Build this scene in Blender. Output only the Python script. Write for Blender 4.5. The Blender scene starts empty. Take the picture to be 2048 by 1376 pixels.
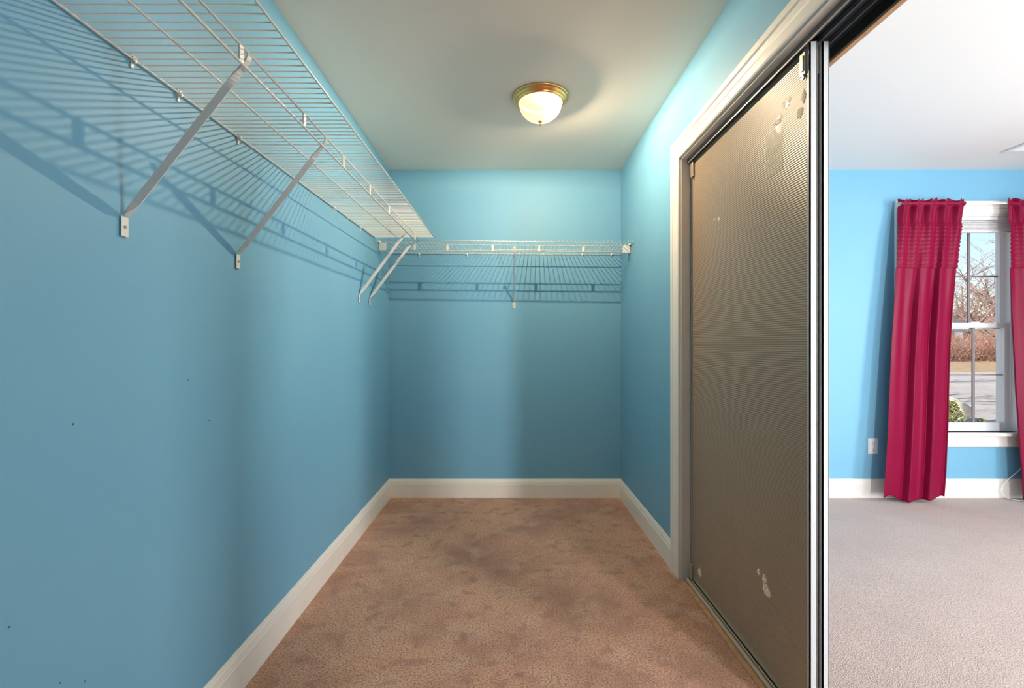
import bpy, bmesh, math, random
from mathutils import Vector, Matrix

random.seed(7)
scn = bpy.context.scene
COL = scn.collection
EYE = 1.142            # camera height above the carpet
H = 2.44               # ceiling height

# ------------------------------------------------------------------ camera
cam_d = bpy.data.cameras.new('camera')
cam_d.sensor_width = 36.0
cam_d.lens = 967.0 / 2048.0 * 36.0
cam_d.shift_x = 6.0 / 2048.0
cam_d.clip_start = 0.02
cam_d.clip_end = 400
cam = bpy.data.objects.new('camera', cam_d)
cam.location = (0, 0, EYE)
cam.rotation_euler = (math.pi / 2, 0, 0)
COL.objects.link(cam)
scn.camera = cam

# ------------------------------------------------------------------ world, sun, daylight
w = bpy.data.worlds.new('sky')
scn.world = w
w.use_nodes = True
nt = w.node_tree
nt.nodes.clear()
sky = nt.nodes.new('ShaderNodeTexSky')
sky.sky_type = 'NISHITA'
sky.sun_disc = False
sky.sun_elevation = math.radians(32)
sky.sun_rotation = math.radians(-115)
sky.air_density = 1.0
sky.dust_density = 0.6
sky.ozone_density = 1.2
bg = nt.nodes.new('ShaderNodeBackground')
bg.inputs['Strength'].default_value = 0.105
out = nt.nodes.new('ShaderNodeOutputWorld')
nt.links.new(sky.outputs[0], bg.inputs[0])
nt.links.new(bg.outputs[0], out.inputs[0])


def light(name, kind, loc, energy, color, direction=None, **kw):
    d = bpy.data.lights.new(name, kind)
    d.energy = energy
    d.color = color
    for k, v in kw.items():
        setattr(d, k, v)
    o = bpy.data.objects.new(name, d)
    o.location = loc
    if direction is not None:
        o.rotation_euler = Vector(direction).to_track_quat('-Z', 'Y').to_euler()
    COL.objects.link(o)
    return o


light('sun', 'SUN', (-10, -5, 20), 4.0, (1.0, 0.93, 0.84), (0.82, 0.30, -0.47), angle=0.01)
# daylight coming in through the three bedroom windows that lie beside and behind the camera
DAY = (1.0, 0.975, 0.95)
light('daylight_window_2', 'AREA', (2.27, -2.17, 1.25), 66, DAY, (0, 1, 0), shape='RECTANGLE', size=0.30, size_y=1.9)
light('daylight_window_3', 'AREA', (4.37, -1.75, 1.35), 122, DAY, (-1, 0, 0), shape='RECTANGLE', size=0.75, size_y=1.5)
light('daylight_window_4', 'AREA', (4.37, 1.35, 1.35), 47, DAY, (-1, 0, 0), shape='RECTANGLE', size=0.75, size_y=1.5)

scn.view_settings.view_transform = 'Standard'
scn.view_settings.look = 'None'
scn.view_settings.gamma = 1.0
scn.view_settings.use_curve_mapping = False
scn.view_settings.exposure = 0.86
scn.cycles.use_denoising = True
scn.cycles.max_bounces = 12
scn.cycles.diffuse_bounces = 7
scn.cycles.transparent_max_bounces = 16
scn.cycles.caustics_reflective = False
scn.cycles.caustics_refractive = False
scn.cycles.sample_clamp_indirect = 4.0

# ------------------------------------------------------------------ materials
MATS = {}


def mat(name, color, rough=0.5, metal=0.0, spec=0.5, noise=None, bump=None, coat=0.0, sheen=0.0):
    """noise: list of (scale, colour2, low, high) mixed over the base; bump: (scale, strength, distance)"""
    m = bpy.data.materials.new(name)
    m.use_nodes = True
    t = m.node_tree
    p = t.nodes['Principled BSDF']
    p.inputs['Base Color'].default_value = (*color, 1)
    p.inputs['Roughness'].default_value = rough
    p.inputs['Metallic'].default_value = metal
    p.inputs['Specular IOR Level'].default_value = spec
    p.inputs['Coat Weight'].default_value = coat
    p.inputs['Sheen Weight'].default_value = sheen
    tc = t.nodes.new('ShaderNodeTexCoord')
    last = None
    for (sc, c2, lo, hi) in (noise or []):
        n = t.nodes.new('ShaderNodeTexNoise')
        n.inputs['Scale'].default_value = sc
        n.inputs['Detail'].default_value = 4
        t.links.new(tc.outputs['Object'], n.inputs['Vector'])
        r = t.nodes.new('ShaderNodeMapRange')
        r.inputs['From Min'].default_value = lo
        r.inputs['From Max'].default_value = hi
        t.links.new(n.outputs['Fac'], r.inputs['Value'])
        mx = t.nodes.new('ShaderNodeMix')
        mx.data_type = 'RGBA'
        if last is None:
            mx.inputs['A'].default_value = (*color, 1)
        else:
            t.links.new(last, mx.inputs['A'])
        mx.inputs['B'].default_value = (*c2, 1)
        t.links.new(r.outputs['Result'], mx.inputs['Factor'])
        last = mx.outputs['Result']
    if last is not None:
        t.links.new(last, p.inputs['Base Color'])
    if bump:
        n = t.nodes.new('ShaderNodeTexNoise')
        n.inputs['Scale'].default_value = bump[0]
        n.inputs['Detail'].default_value = 3
        t.links.new(tc.outputs['Object'], n.inputs['Vector'])
        b = t.nodes.new('ShaderNodeBump')
        b.inputs['Strength'].default_value = bump[1]
        b.inputs['Distance'].default_value = bump[2]
        t.links.new(n.outputs['Fac'], b.inputs['Height'])
        t.links.new(b.outputs['Normal'], p.inputs['Normal'])
    MATS[name] = m
    return m


mat('blue_paint', (0.180, 0.41, 0.57), 0.5, spec=0.3, noise=[(2.0, (0.195, 0.425, 0.575), .45, .75)], bump=(220, .10, .002))
mat('ceiling_paint', (0.80, 0.755, 0.71), 0.8, spec=0.2, bump=(160, .06, .002))
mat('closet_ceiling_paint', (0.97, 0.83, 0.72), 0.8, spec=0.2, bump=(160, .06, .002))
mat('white_trim', (0.89, 0.82, 0.74), 0.35, noise=[(9, (0.84, 0.76, 0.67), .55, .8)])
mat('white_vinyl', (0.90, 0.89, 0.88), 0.3)
mat('muntin', (0.22, 0.18, 0.19), 0.5)  # white bars; their backlit darkness is put into the colour
mat('closet_carpet', (0.755, 0.410, 0.265), 0.95, spec=0.1, sheen=.2,  # same carpet as the bedroom's, warm lamp light tinted in; the stains are real
    noise=[(2.6, (0.437, 0.217, 0.157), .42, .70), (7.0, (0.755, 0.467, 0.324), .50, .72), (13, (0.425, 0.217, 0.157), .54, .72), (140, (0.319, 0.160, 0.103), .44, .66)],
    bump=(190, .8, .008))
mat('bedroom_carpet', (0.56, 0.42, 0.365), 0.95, spec=0.1, sheen=.2,
    noise=[(3.5, (0.50, 0.37, 0.32), .40, .70), (140, (0.36, 0.26, 0.22), .44, .70)],
    bump=(190, .8, .008))
mat('wire_coating', (0.80, 0.745, 0.68), 0.32)
mat('screw', (0.45, 0.42, 0.38), 0.3, metal=1)
mat('brass', (1.0, 0.54, 0.20), 0.30, metal=1)
mat('door_frame', (0.47, 0.46, 0.46), 0.4)
mat('tan_steel', (0.62, 0.54, 0.43), 0.32, metal=.6)
mat('track_dark', (0.018, 0.02, 0.02), 0.4)
mat('track_steel', (0.20, 0.19, 0.19), 0.4, metal=.5)
mat('floor_rail', (0.62, 0.53, 0.43), 0.3, metal=.3)
mat('base_tan', (0.26, 0.21, 0.165), .4, metal=.3)
mat('raw_wood', (0.52, 0.29, 0.15), 0.7, noise=[(30, (0.38, 0.20, 0.10), .4, .7)])
mat('torn_paper', (0.86, 0.72, 0.54), 0.85, noise=[(160, (0.50, 0.37, 0.25), .52, .66)], bump=(300, .5, .002))
mat('mirror', (0.85, 0.87, 0.87), 0.02, metal=1)
mat('curtain_satin', (0.21, 0.0018, 0.030), 0.45, spec=0.18, bump=(500, .06, .001))
mat('plastic_white', (0.82, 0.81, 0.79), 0.3)
mat('slot_dark', (0.03, 0.03, 0.03), 0.6)
mat('vent_paint', (0.74, 0.73, 0.72), 0.5)
mat('bark', (0.26, 0.16, 0.13), 0.9, noise=[(14, (0.40, 0.29, 0.25), .4, .7)])
mat('brush_twig', (0.34, 0.17, 0.12), 0.9, noise=[(.6, (0.46, 0.30, 0.22), .4, .65)])
mat('dry_grass', (0.52, 0.36, 0.19), 0.95, noise=[(1.5, (0.40, 0.25, 0.14), .4, .7), (25, (0.60, 0.44, 0.25), .5, .7)])
mat('leaf_litter', (0.34, 0.19, 0.13), 0.95, noise=[(1.0, (0.46, 0.29, 0.20), .4, .7)])
mat('pavement', (0.62, 0.55, 0.48), 0.9, noise=[(.5, (0.50, 0.45, 0.41), .4, .7), (4, (.42, .36, .31), .5, .8)])
mat('rock', (0.68, 0.60, 0.46), 0.9, noise=[(6, (0.52, 0.44, 0.32), .45, .7)], bump=(12, .5, .04))
mat('leaf_green', (0.15, 0.19, 0.035), 0.7, noise=[(9, (0.26, 0.25, 0.06), .4, .7)])
mat('siding', (0.62, 0.66, 0.70), 0.8)
mat('shingle', (0.16, 0.15, 0.15), 0.9)


def corrugated():
    m = bpy.data.materials.new('corrugated_back')
    m.use_nodes = True
    t = m.node_tree
    p = t.nodes['Principled BSDF']
    p.inputs['Roughness'].default_value = 0.33
    p.inputs['Specular IOR Level'].default_value = 0.48
    tc = t.nodes.new('ShaderNodeTexCoord')
    wv = t.nodes.new('ShaderNodeTexWave')
    wv.wave_type = 'BANDS'
    wv.bands_direction = 'Z'
    wv.inputs['Scale'].default_value = 2 * math.pi / (20 * 0.0075)
    wv.inputs['Distortion'].default_value = 0.5
    wv.inputs['Detail'].default_value = 1.0
    wv.inputs['Detail Scale'].default_value = 0.4
    t.links.new(tc.outputs['Object'], wv.inputs['Vector'])
    n = t.nodes.new('ShaderNodeTexNoise')
    n.inputs['Scale'].default_value = 3
    t.links.new(tc.outputs['Object'], n.inputs['Vector'])
    m1 = t.nodes.new('ShaderNodeMix')
    m1.data_type = 'RGBA'
    m1.inputs['A'].default_value = (0.27, 0.195, 0.135, 1)
    m1.inputs['B'].default_value = (0.40, 0.295, 0.21, 1)
    t.links.new(wv.outputs['Fac'], m1.inputs['Factor'])
    m2 = t.nodes.new('ShaderNodeMix')
    m2.data_type = 'RGBA'
    m2.inputs['B'].default_value = (0.30, 0.215, 0.15, 1)
    t.links.new(m1.outputs['Result'], m2.inputs['A'])
    r = t.nodes.new('ShaderNodeMapRange')
    r.inputs['From Min'].default_value = .5
    r.inputs['From Max'].default_value = .9
    t.links.new(n.outputs['Fac'], r.inputs['Value'])
    t.links.new(r.outputs['Result'], m2.inputs['Factor'])
    t.links.new(m2.outputs['Result'], p.inputs['Base Color'])
    b = t.nodes.new('ShaderNodeBump')
    b.inputs['Strength'].default_value = 0.45
    b.inputs['Distance'].default_value = 0.0015
    t.links.new(wv.outputs['Fac'], b.inputs['Height'])
    t.links.new(b.outputs['Normal'], p.inputs['Normal'])
    MATS['corrugated_back'] = m


corrugated()


def glassy(name, tint, gloss, rough, trans=0.0, tcol=(1, 1, 1)):
    """clear sheet: see-through with a grazing reflection, optionally part milky"""
    m = bpy.data.materials.new(name)
    m.use_nodes = True
    t = m.node_tree
    t.nodes.clear()
    o = t.nodes.new('ShaderNodeOutputMaterial')
    tr = t.nodes.new('ShaderNodeBsdfTransparent')
    tr.inputs[0].default_value = (*tint, 1)
    gl = t.nodes.new('ShaderNodeBsdfGlossy')
    gl.inputs['Roughness'].default_value = rough
    fr = t.nodes.new('ShaderNodeLayerWeight')
    pw = t.nodes.new('ShaderNodeMath')
    pw.operation = 'POWER'
    pw.inputs[1].default_value = 5.0
    t.links.new(fr.outputs['Facing'], pw.inputs[0])
    mul = t.nodes.new('ShaderNodeMath')
    mul.operation = 'MULTIPLY_ADD'
    mul.inputs[1].default_value = 0.9
    mul.inputs[2].default_value = gloss
    t.links.new(pw.outputs[0], mul.inputs[0])
    mx = t.nodes.new('ShaderNodeMixShader')
    t.links.new(mul.outputs[0], mx.inputs[0])
    t.links.new(tr.outputs[0], mx.inputs[1])
    t.links.new(gl.outputs[0], mx.inputs[2])
    res = mx.outputs[0]
    if trans > 0:
        tl = t.nodes.new('ShaderNodeBsdfTranslucent')
        tl.inputs[0].default_value = (*tcol, 1)
        m2 = t.nodes.new('ShaderNodeMixShader')
        m2.inputs[0].default_value = trans
        t.links.new(res, m2.inputs[1])
        t.links.new(tl.outputs[0], m2.inputs[2])
        res = m2.outputs[0]
    t.links.new(res, o.inputs[0])
    MATS[name] = m


glassy('window_glass', (0.98, 0.985, 0.985), 0.02, 0.0)
glassy('ribbed_glass', (1.0, 0.95, 0.86), 0.03, 0.08, 0.013, (1.0, 0.86, 0.60))


def tape():
    m = bpy.data.materials.new('clear_tape')
    m.use_nodes = True
    t = m.node_tree
    p = t.nodes['Principled BSDF']
    p.inputs['Base Color'].default_value = (.92, .80, .62, 1)
    p.inputs['Roughness'].default_value = .22
    p.inputs['Alpha'].default_value = .42
    MATS['clear_tape'] = m


tape()


def emit(name, col, s):
    m = bpy.data.materials.new(name)
    m.use_nodes = True
    p = m.node_tree.nodes['Principled BSDF']
    p.inputs['Base Color'].default_value = (*col, 1)
    p.inputs['Emission Color'].default_value = (*col, 1)
    p.inputs['Emission Strength'].default_value = s
    MATS[name] = m


emit('filament_glow', (1.0, 0.82, 0.55), 60.0)
glassy('bulb_glass', (1.0, 0.97, 0.9), 0.02, 0.05, 0.012, (1, .9, .7))

# ------------------------------------------------------------------ mesh helpers


def link(name, me, m=None, parent=None):
    o = bpy.data.objects.new(name, me)
    COL.objects.link(o)
    if m is not None and len(me.materials) == 0:
        me.materials.append(MATS[m])
    if parent is not None:
        o.parent = parent
    return o


def mesh(name, verts, faces, m, parent=None, smooth=False):
    me = bpy.data.meshes.new(name)
    me.from_pydata([tuple(v) for v in verts], [], faces)
    bm = bmesh.new()
    bm.from_mesh(me)
    bmesh.ops.recalc_face_normals(bm, faces=bm.faces)
    bm.to_mesh(me)
    bm.free()
    if smooth:
        for p in me.polygons:
            p.use_smooth = True
    return link(name, me, m, parent)


def from_bm(name, bm, m, parent=None, smooth=False):
    bmesh.ops.recalc_face_normals(bm, faces=bm.faces)
    me = bpy.data.meshes.new(name)
    bm.to_mesh(me)
    bm.free()
    if smooth:
        for p in me.polygons:
            p.use_smooth = True
    return link(name, me, m, parent)


def bm_box(bm, x0, x1, y0, y1, z0, z1, bevel=0.0):
    vs = [bm.verts.new((x, y, z)) for x in (x0, x1) for y in (y0, y1) for z in (z0, z1)]
    fs = [(0, 1, 3, 2), (4, 6, 7, 5), (0, 4, 5, 1), (2, 3, 7, 6), (0, 2, 6, 4), (1, 5, 7, 3)]
    ff = [bm.faces.new([vs[i] for i in f]) for f in fs]
    if bevel > 0:
        es = list({e for f in ff for e in f.edges})
        bmesh.ops.bevel(bm, geom=es, offset=bevel, segments=2, profile=.5, affect='EDGES')


def box(name, x0, x1, y0, y1, z0, z1, m, parent=None, bevel=0.0):
    bm = bmesh.new()
    bm_box(bm, x0, x1, y0, y1, z0, z1, bevel)
    return from_bm(name, bm, m, parent)


def tube_data(pts, r, n=8, caps=True):
    pts = [Vector(p) for p in pts]
    rs = r if isinstance(r, (list, tuple)) else [r] * len(pts)
    verts, faces = [], []
    up = None
    for i, p in enumerate(pts):
        if i == 0:
            d = pts[1] - pts[0]
        elif i == len(pts) - 1:
            d = pts[-1] - pts[-2]
        else:
            d = (pts[i + 1] - pts[i]).normalized() + (pts[i] - pts[i - 1]).normalized()
        d.normalize()
        if up is None:
            up = Vector((0, 0, 1)) if abs(d.z) < .9 else Vector((1, 0, 0))
        a = d.cross(up).normalized()
        b = a.cross(d).normalized()
        up = b
        for k in range(n):
            t = 2 * math.pi * k / n
            verts.append(p + (a * math.cos(t) + b * math.sin(t)) * rs[i])
    for i in range(len(pts) - 1):
        for k in range(n):
            k2 = (k + 1) % n
            faces.append((i * n + k, i * n + k2, (i + 1) * n + k2, (i + 1) * n + k))
    if caps:
        faces.append(tuple(range(n)))
        faces.append(tuple((len(pts) - 1) * n + k for k in range(n)))
    return verts, faces


def tube(name, pts, r, m, parent=None, n=8):
    v, f = tube_data(pts, r, n)
    return mesh(name, v, f, m, parent, smooth=True)


def lathe(name, prof, m, parent=None, n=64, flute=None, loc=(0, 0, 0)):
    """prof: (r, z); flute(r, k) modifies the radius"""
    verts, faces = [], []
    for (r, z) in prof:
        for k in range(n):
            rr = flute(r, k) if flute else r
            a = 2 * math.pi * k / n
            verts.append((loc[0] + rr * math.cos(a), loc[1] + rr * math.sin(a), loc[2] + z))
    for i in range(len(prof) - 1):
        for k in range(n):
            k2 = (k + 1) % n
            faces.append((i * n + k, i * n + k2, (i + 1) * n + k2, (i + 1) * n + k))
    return mesh(name, verts, faces, m, parent, smooth=True)


def slab(name, axis, a0, a1, p0, p1, z0, z1, holes, m, parent=None):
    """wall slab: runs along axis ('x' or 'y') a0..a1, occupies p0..p1 across, with rectangular holes (a0,a1,z0,z1)"""
    As = sorted({a0, a1, *[h[0] for h in holes], *[h[1] for h in holes]})
    Zs = sorted({z0, z1, *[h[2] for h in holes], *[h[3] for h in holes]})
    As = [a for a in As if a0 <= a <= a1]
    Zs = [z for z in Zs if z0 <= z <= z1]

    def solid(i, j):
        if i < 0 or j < 0 or i >= len(As) - 1 or j >= len(Zs) - 1:
            return False
        ca, cz = (As[i] + As[i + 1]) / 2, (Zs[j] + Zs[j + 1]) / 2
        return not any(h[0] < ca < h[1] and h[2] < cz < h[3] for h in holes)

    bm = bmesh.new()
    P = (lambda a, p, z: (a, p, z)) if axis == 'x' else (lambda a, p, z: (p, a, z))

    def quad(*c):
        bm.faces.new([bm.verts.new(P(*q)) for q in c])

    for i in range(len(As) - 1):
        for j in range(len(Zs) - 1):
            if not solid(i, j):
                continue
            A0, A1, Z0, Z1 = As[i], As[i + 1], Zs[j], Zs[j + 1]
            quad((A0, p0, Z0), (A1, p0, Z0), (A1, p0, Z1), (A0, p0, Z1))
            quad((A0, p1, Z0), (A0, p1, Z1), (A1, p1, Z1), (A1, p1, Z0))
            if not solid(i - 1, j):
                quad((A0, p0, Z0), (A0, p0, Z1), (A0, p1, Z1), (A0, p1, Z0))
            if not solid(i + 1, j):
                quad((A1, p0, Z0), (A1, p1, Z0), (A1, p1, Z1), (A1, p0, Z1))
            if not solid(i, j - 1):
                quad((A0, p0, Z0), (A0, p1, Z0), (A1, p1, Z0), (A1, p0, Z0))
            if not solid(i, j + 1):
                quad((A0, p0, Z1), (A1, p0, Z1), (A1, p1, Z1), (A0, p1, Z1))
    bmesh.ops.remove_doubles(bm, verts=bm.verts, dist=1e-5)
    return from_bm(name, bm, m, parent)


def empty(name, loc=(0, 0, 0)):
    o = bpy.data.objects.new(name, None)
    o.location = loc
    o.empty_display_size = 0.05
    COL.objects.link(o)
    return o


def tag(o, label, cat, group=None):
    o['label'] = label
    o['category'] = cat
    if group:
        o['group'] = group
    return o


def struct(o, label=None, cat=None):
    o['kind'] = 'structure'
    if label:
        o['label'] = label
    if cat:
        o['category'] = cat
    return o


# ------------------------------------------------------------------ room dimensions
XL, XR = -0.893, 0.833          # closet walls
XP = 0.985                      # bedroom face of the partition
YB = 3.60                       # wall at the far end of closet and bedroom
YC = -0.60                      # closet wall behind the camera
XBR, YBR = 4.40, -2.20          # bedroom right and rear walls
OY0, OY1, OZ = 0.52, 2.347, EYE + 0.90   # sliding-door opening
# bedroom window opening
WX0, WX1, WZ0, WZ1 = 2.965, 3.800, 0.485, 2.107

struct(box('floor_closet', XL - .1, XP, YC - .1, YB, -0.12, 0.0, 'closet_carpet'),
       'stained tan brown carpet on the closet floor', 'carpet')
struct(box('floor_bedroom', XP, XBR + .1, YBR - .1, YB, -0.12, 0.0, 'bedroom_carpet'),
       'pale pinkish beige carpet of the bedroom beyond the sliding doors', 'carpet')
struct(box('ceiling_closet', XL - .1, (XR + XP) / 2, YC - .1, YB, H, H + .12, 'closet_ceiling_paint'),
       'plain off-white ceiling over the closet around the brass lamp', 'ceiling')
struct(box('ceiling_bedroom', (XR + XP) / 2, XBR + .1, YBR - .1, YB, H, H + .12, 'ceiling_paint'),
       'plain white bedroom ceiling above the curtained window', 'ceiling')
struct(slab('wall_left', 'y', YC - .1, YB, XL - .12, XL, 0, H, [], 'blue_paint'),
       'light blue painted closet wall carrying the long wire shelf', 'wall')
struct(slab('wall_back', 'x', XL - .12, XBR + .1, YB, YB + .15, -.12, H + .12, [(WX0, WX1, WZ0, WZ1)], 'blue_paint'),
       'light blue painted end wall of the closet and bedroom with the window in it', 'wall')
struct(slab('wall_right', 'y', YC - .1, YB, XR, XP, 0, H, [(OY0, OY1, -1, OZ)], 'blue_paint'),
       'light blue painted closet wall with the sliding door opening', 'wall')
struct(slab('wall_rear', 'x', XL - .12, XR, YC - .1, YC, 0, H, [], 'blue_paint'), 'light blue closet wall behind the camera', 'wall')
struct(slab('wall_bedroom_right', 'y', YBR - .12, YB, XBR, XBR + .12, 0, H,
            [(-2.15, -1.35, .55, 2.15), (.95, 1.75, .55, 2.15)], 'blue_paint'),
       'light blue bedroom wall with two windows outside the picture', 'wall')
struct(slab('wall_bedroom_rear', 'x', XP, XBR, YBR - .12, YBR, 0, H, [(2.10, 2.44, .2, 2.25)], 'blue_paint'),
       'light blue bedroom wall behind the camera with a narrow window', 'wall')

# ---- baseboards: profile (thickness, height) swept along straight runs
BASE = [(0, 0), (.015, 0), (.015, .100), (.0125, .104), (.0125, .110), (.011, .114), (.0105, .121), (.007, .127), (.0055, .133), (.003, .138), (0, .138)]


def baseboard(name, p0, p1, nrm, label, m0=0, m1=0):
    """p0->p1 on the wall line, nrm into the room; m0/m1: mitre amounts (+1 shortens with thickness)"""
    p0, p1, nrm = Vector((*p0, 0)), Vector((*p1, 0)), Vector((*nrm, 0))
    d = (p1 - p0).normalized()
    v, f = [], []
    n = len(BASE)
    for (t, z) in BASE:
        v.append(p0 + nrm * t + d * t * m0 + Vector((0, 0, z)))
    for (t, z) in BASE:
        v.append(p1 + nrm * t - d * t * m1 + Vector((0, 0, z)))
    for i in range(n):
        j = (i + 1) % n
        f.append((i, j, n + j, n + i))
    f.append(tuple(range(n)))
    f.append(tuple(range(n, 2 * n)))
    o = mesh(name, v, f, 'white_trim')
    return struct(o, label, 'baseboard')


baseboard('baseboard_left', (XL, YC), (XL, YB), (1, 0), 'white moulded baseboard along the left closet wall under the long shelf', 1, 1)
baseboard('baseboard_back', (XL, YB), (XR, YB), (0, -1), 'white moulded baseboard across the far closet wall', 1, 1)
baseboard('baseboard_right', (XR, OY1 + .096), (XR, YB), (-1, 0), 'white moulded baseboard between the door casing and the far corner', 0, 1)
baseboard('baseboard_bedroom', (XP, YB), (XBR, YB), (0, -1), 'white moulded baseboard of the bedroom behind the red curtains', 1, 1)

# ---- door casing, jambs
CASE = [(0, 0), (0, .011), (.006, .014), (.030, .0145), (.036, .012), (.042, .0145), (.060, .016), (.064, .014), (.070, .019), (.090, .020), (.096, .017), (.096, 0)]


def door_casing(name, X, sgn, label):
    v, f = [], []
    n = len(CASE)
    for (u, t) in CASE:
        x = X + sgn * t
        v += [(x, OY0 - u, 0), (x, OY0 - u, OZ + u), (x, OY1 + u, OZ + u), (x, OY1 + u, 0)]
    for i in range(n - 1):
        for k in range(3):
            f.append((i * 4 + k, i * 4 + k + 1, (i + 1) * 4 + k + 1, (i + 1) * 4 + k))
    f.append(tuple(i * 4 for i in range(n)))
    f.append(tuple(i * 4 + 3 for i in range(n)))
    for k in range(3):
        f.append((k, k + 1, (n - 1) * 4 + k + 1, (n - 1) * 4 + k))
    return struct(mesh(name, v, f, 'white_trim'), label, 'trim')


door_casing('trim_1', XR, -1, 'white moulded casing around the closet side of the door opening')
door_casing('trim_2', XP, 1, 'white casing on the bedroom side of the door opening')
jb = bmesh.new()
bm_box(jb, XR + .0005, XP - .0005, OY1 - .008, OY1 + .002, 0, OZ)
bm_box(jb, XR + .0005, XP - .0005, OY0 - .002, OY0 + .008, 0, OZ)
bm_box(jb, XR + .0005, .862, OY0, OY1, OZ - .008, OZ + .002)
struct(from_bm('trim_3', jb, 'white_trim'), 'white jamb lining inside the sliding door opening', 'trim')



# small scuffs and paint flecks on the walls
mat('scuff_mark', (0.10, 0.09, 0.08), 0.8)
mat('paint_fleck', (0.72, 0.76, 0.76), 0.6)


def wall_fleck(name, parent, x, y, z, dy, dz, sgn, m, seed):
    rnd_ = random.Random(seed)
    v_ = [(x + sgn * .0012, y, z)]
    for k in range(9):
        a = 2 * math.pi * k / 9
        q = .55 + .45 * rnd_.random()
        v_.append((x + sgn * .0002, y + dy * q * math.cos(a), z + dz * q * math.sin(a)))
    o_ = mesh(name, v_, [(0, 1 + k, 1 + (k + 1) % 9) for k in range(9)], m)
    o_.parent = parent


WL, WR = bpy.data.objects['wall_left'], bpy.data.objects['wall_right']
for i, (px, py) in enumerate([(376, 760), (146, 848), (18, 1254), (120, 1366), (170, 1362), (418, 841), (556, 1118)]):
    yy = .893 * 967 / (1018 - px)
    wall_fleck('scuff', WL, XL, yy, EYE - (py - 688) * yy / 967, .0028, .0028, 1, 'scuff_mark', i)
for i, (yy, zz) in enumerate([(2.93, .385), (2.74, .315), (2.80, .66), (3.1, .9)]):
    wall_fleck('fleck', WR, XR, yy, zz, .010, .004, -1, 'paint_fleck', 20 + i)

# ------------------------------------------------------------------ sliding door tracks
T = tag(empty('door_track', (.92, 1.43, OZ - .01)), 'dark metal double track along the top of the door opening', 'track')


def part(o, root):
    """parent while keeping the world coordinates the mesh was built in"""
    o.parent = root
    o.matrix_parent_inverse = Matrix.Translation(root.location).inverted()
    return o


part(box('channel', .862, .984, OY0 + .009, OY1 - .009, OZ - .004, OZ - .001, 'track_dark'), T)
part(box('channel_side', .862, .865, OY0 + .009, OY1 - .009, OZ - .030, OZ - .004, 'track_steel'), T)
part(box('rail', .9060, .9080, OY0 + .009, OY1 - .009, OZ - .018, OZ - .004, 'track_steel'), T)
part(box('rail', .9420, .9440, OY0 + .009, OY1 - .009, OZ - .018, OZ - .004, 'track_steel'), T)
part(box('fascia', .975, .990, OY0 + .009, OY1 - .009, OZ - .034, OZ - .004, 'track_dark'), T)
part(box('fascia_edge', .978, .994, OY0 + .009, OY1 - .009, OZ - .042, OZ - .034, 'raw_wood'), T)

T = tag(empty('floor_track', (.91, 1.43, 0)), 'metal floor track with raised rails under the sliding doors', 'track')
part(box('wood_strip', .828, .849, OY0 + .01, OY1 - .07, .0, .006, 'raw_wood', bevel=.001), T)
part(box('base_plate', .850, .975, OY0 + .009, OY1 - .009, .0, .004, 'base_tan'), T)
for x in (.851, .8715, .905, .9385, .962):
    wd = .012 if x in (.851, .962) else .004
    part(box('rail', x, x + wd, OY0 + .009, OY1 - .009, .004, .014, 'floor_rail', bevel=.001), T)

# ------------------------------------------------------------------ sliding doors
DY0, DY1, DZ0, DZ1 = 1.412, OY1 - .011, .018, EYE + .884


def blob(name, cy, cz, w_, h_, seed, x, m, parent, n=22, depth=.0012, rag=.45):
    """ragged flat scrap standing proud of a door back at X=x"""
    rnd = random.Random(seed)
    v, f = [], []
    ring = []
    for k in range(n):
        a = 2 * math.pi * k / n
        s = 1 - rag * rnd.random()
        ring.append((cy + w_ / 2 * s * math.cos(a), cz + h_ / 2 * s * math.sin(a)))
    v.append((x - depth * 1.6, cy, cz))
    for (y, z) in ring:
        v.append((x - depth * (0.6 + rnd.random() * .8), cy + (y - cy) * .8, cz + (z - cz) * .8))
    for (y, z) in ring:
        v.append((x, y, z))
    for k in range(n):
        k2 = (k + 1) % n
        f.append((0, 1 + k, 1 + k2))
        f.append((1 + k, 1 + n + k, 1 + n + k2, 1 + k2))
    return part(mesh(name, v, f, m), parent)


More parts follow.
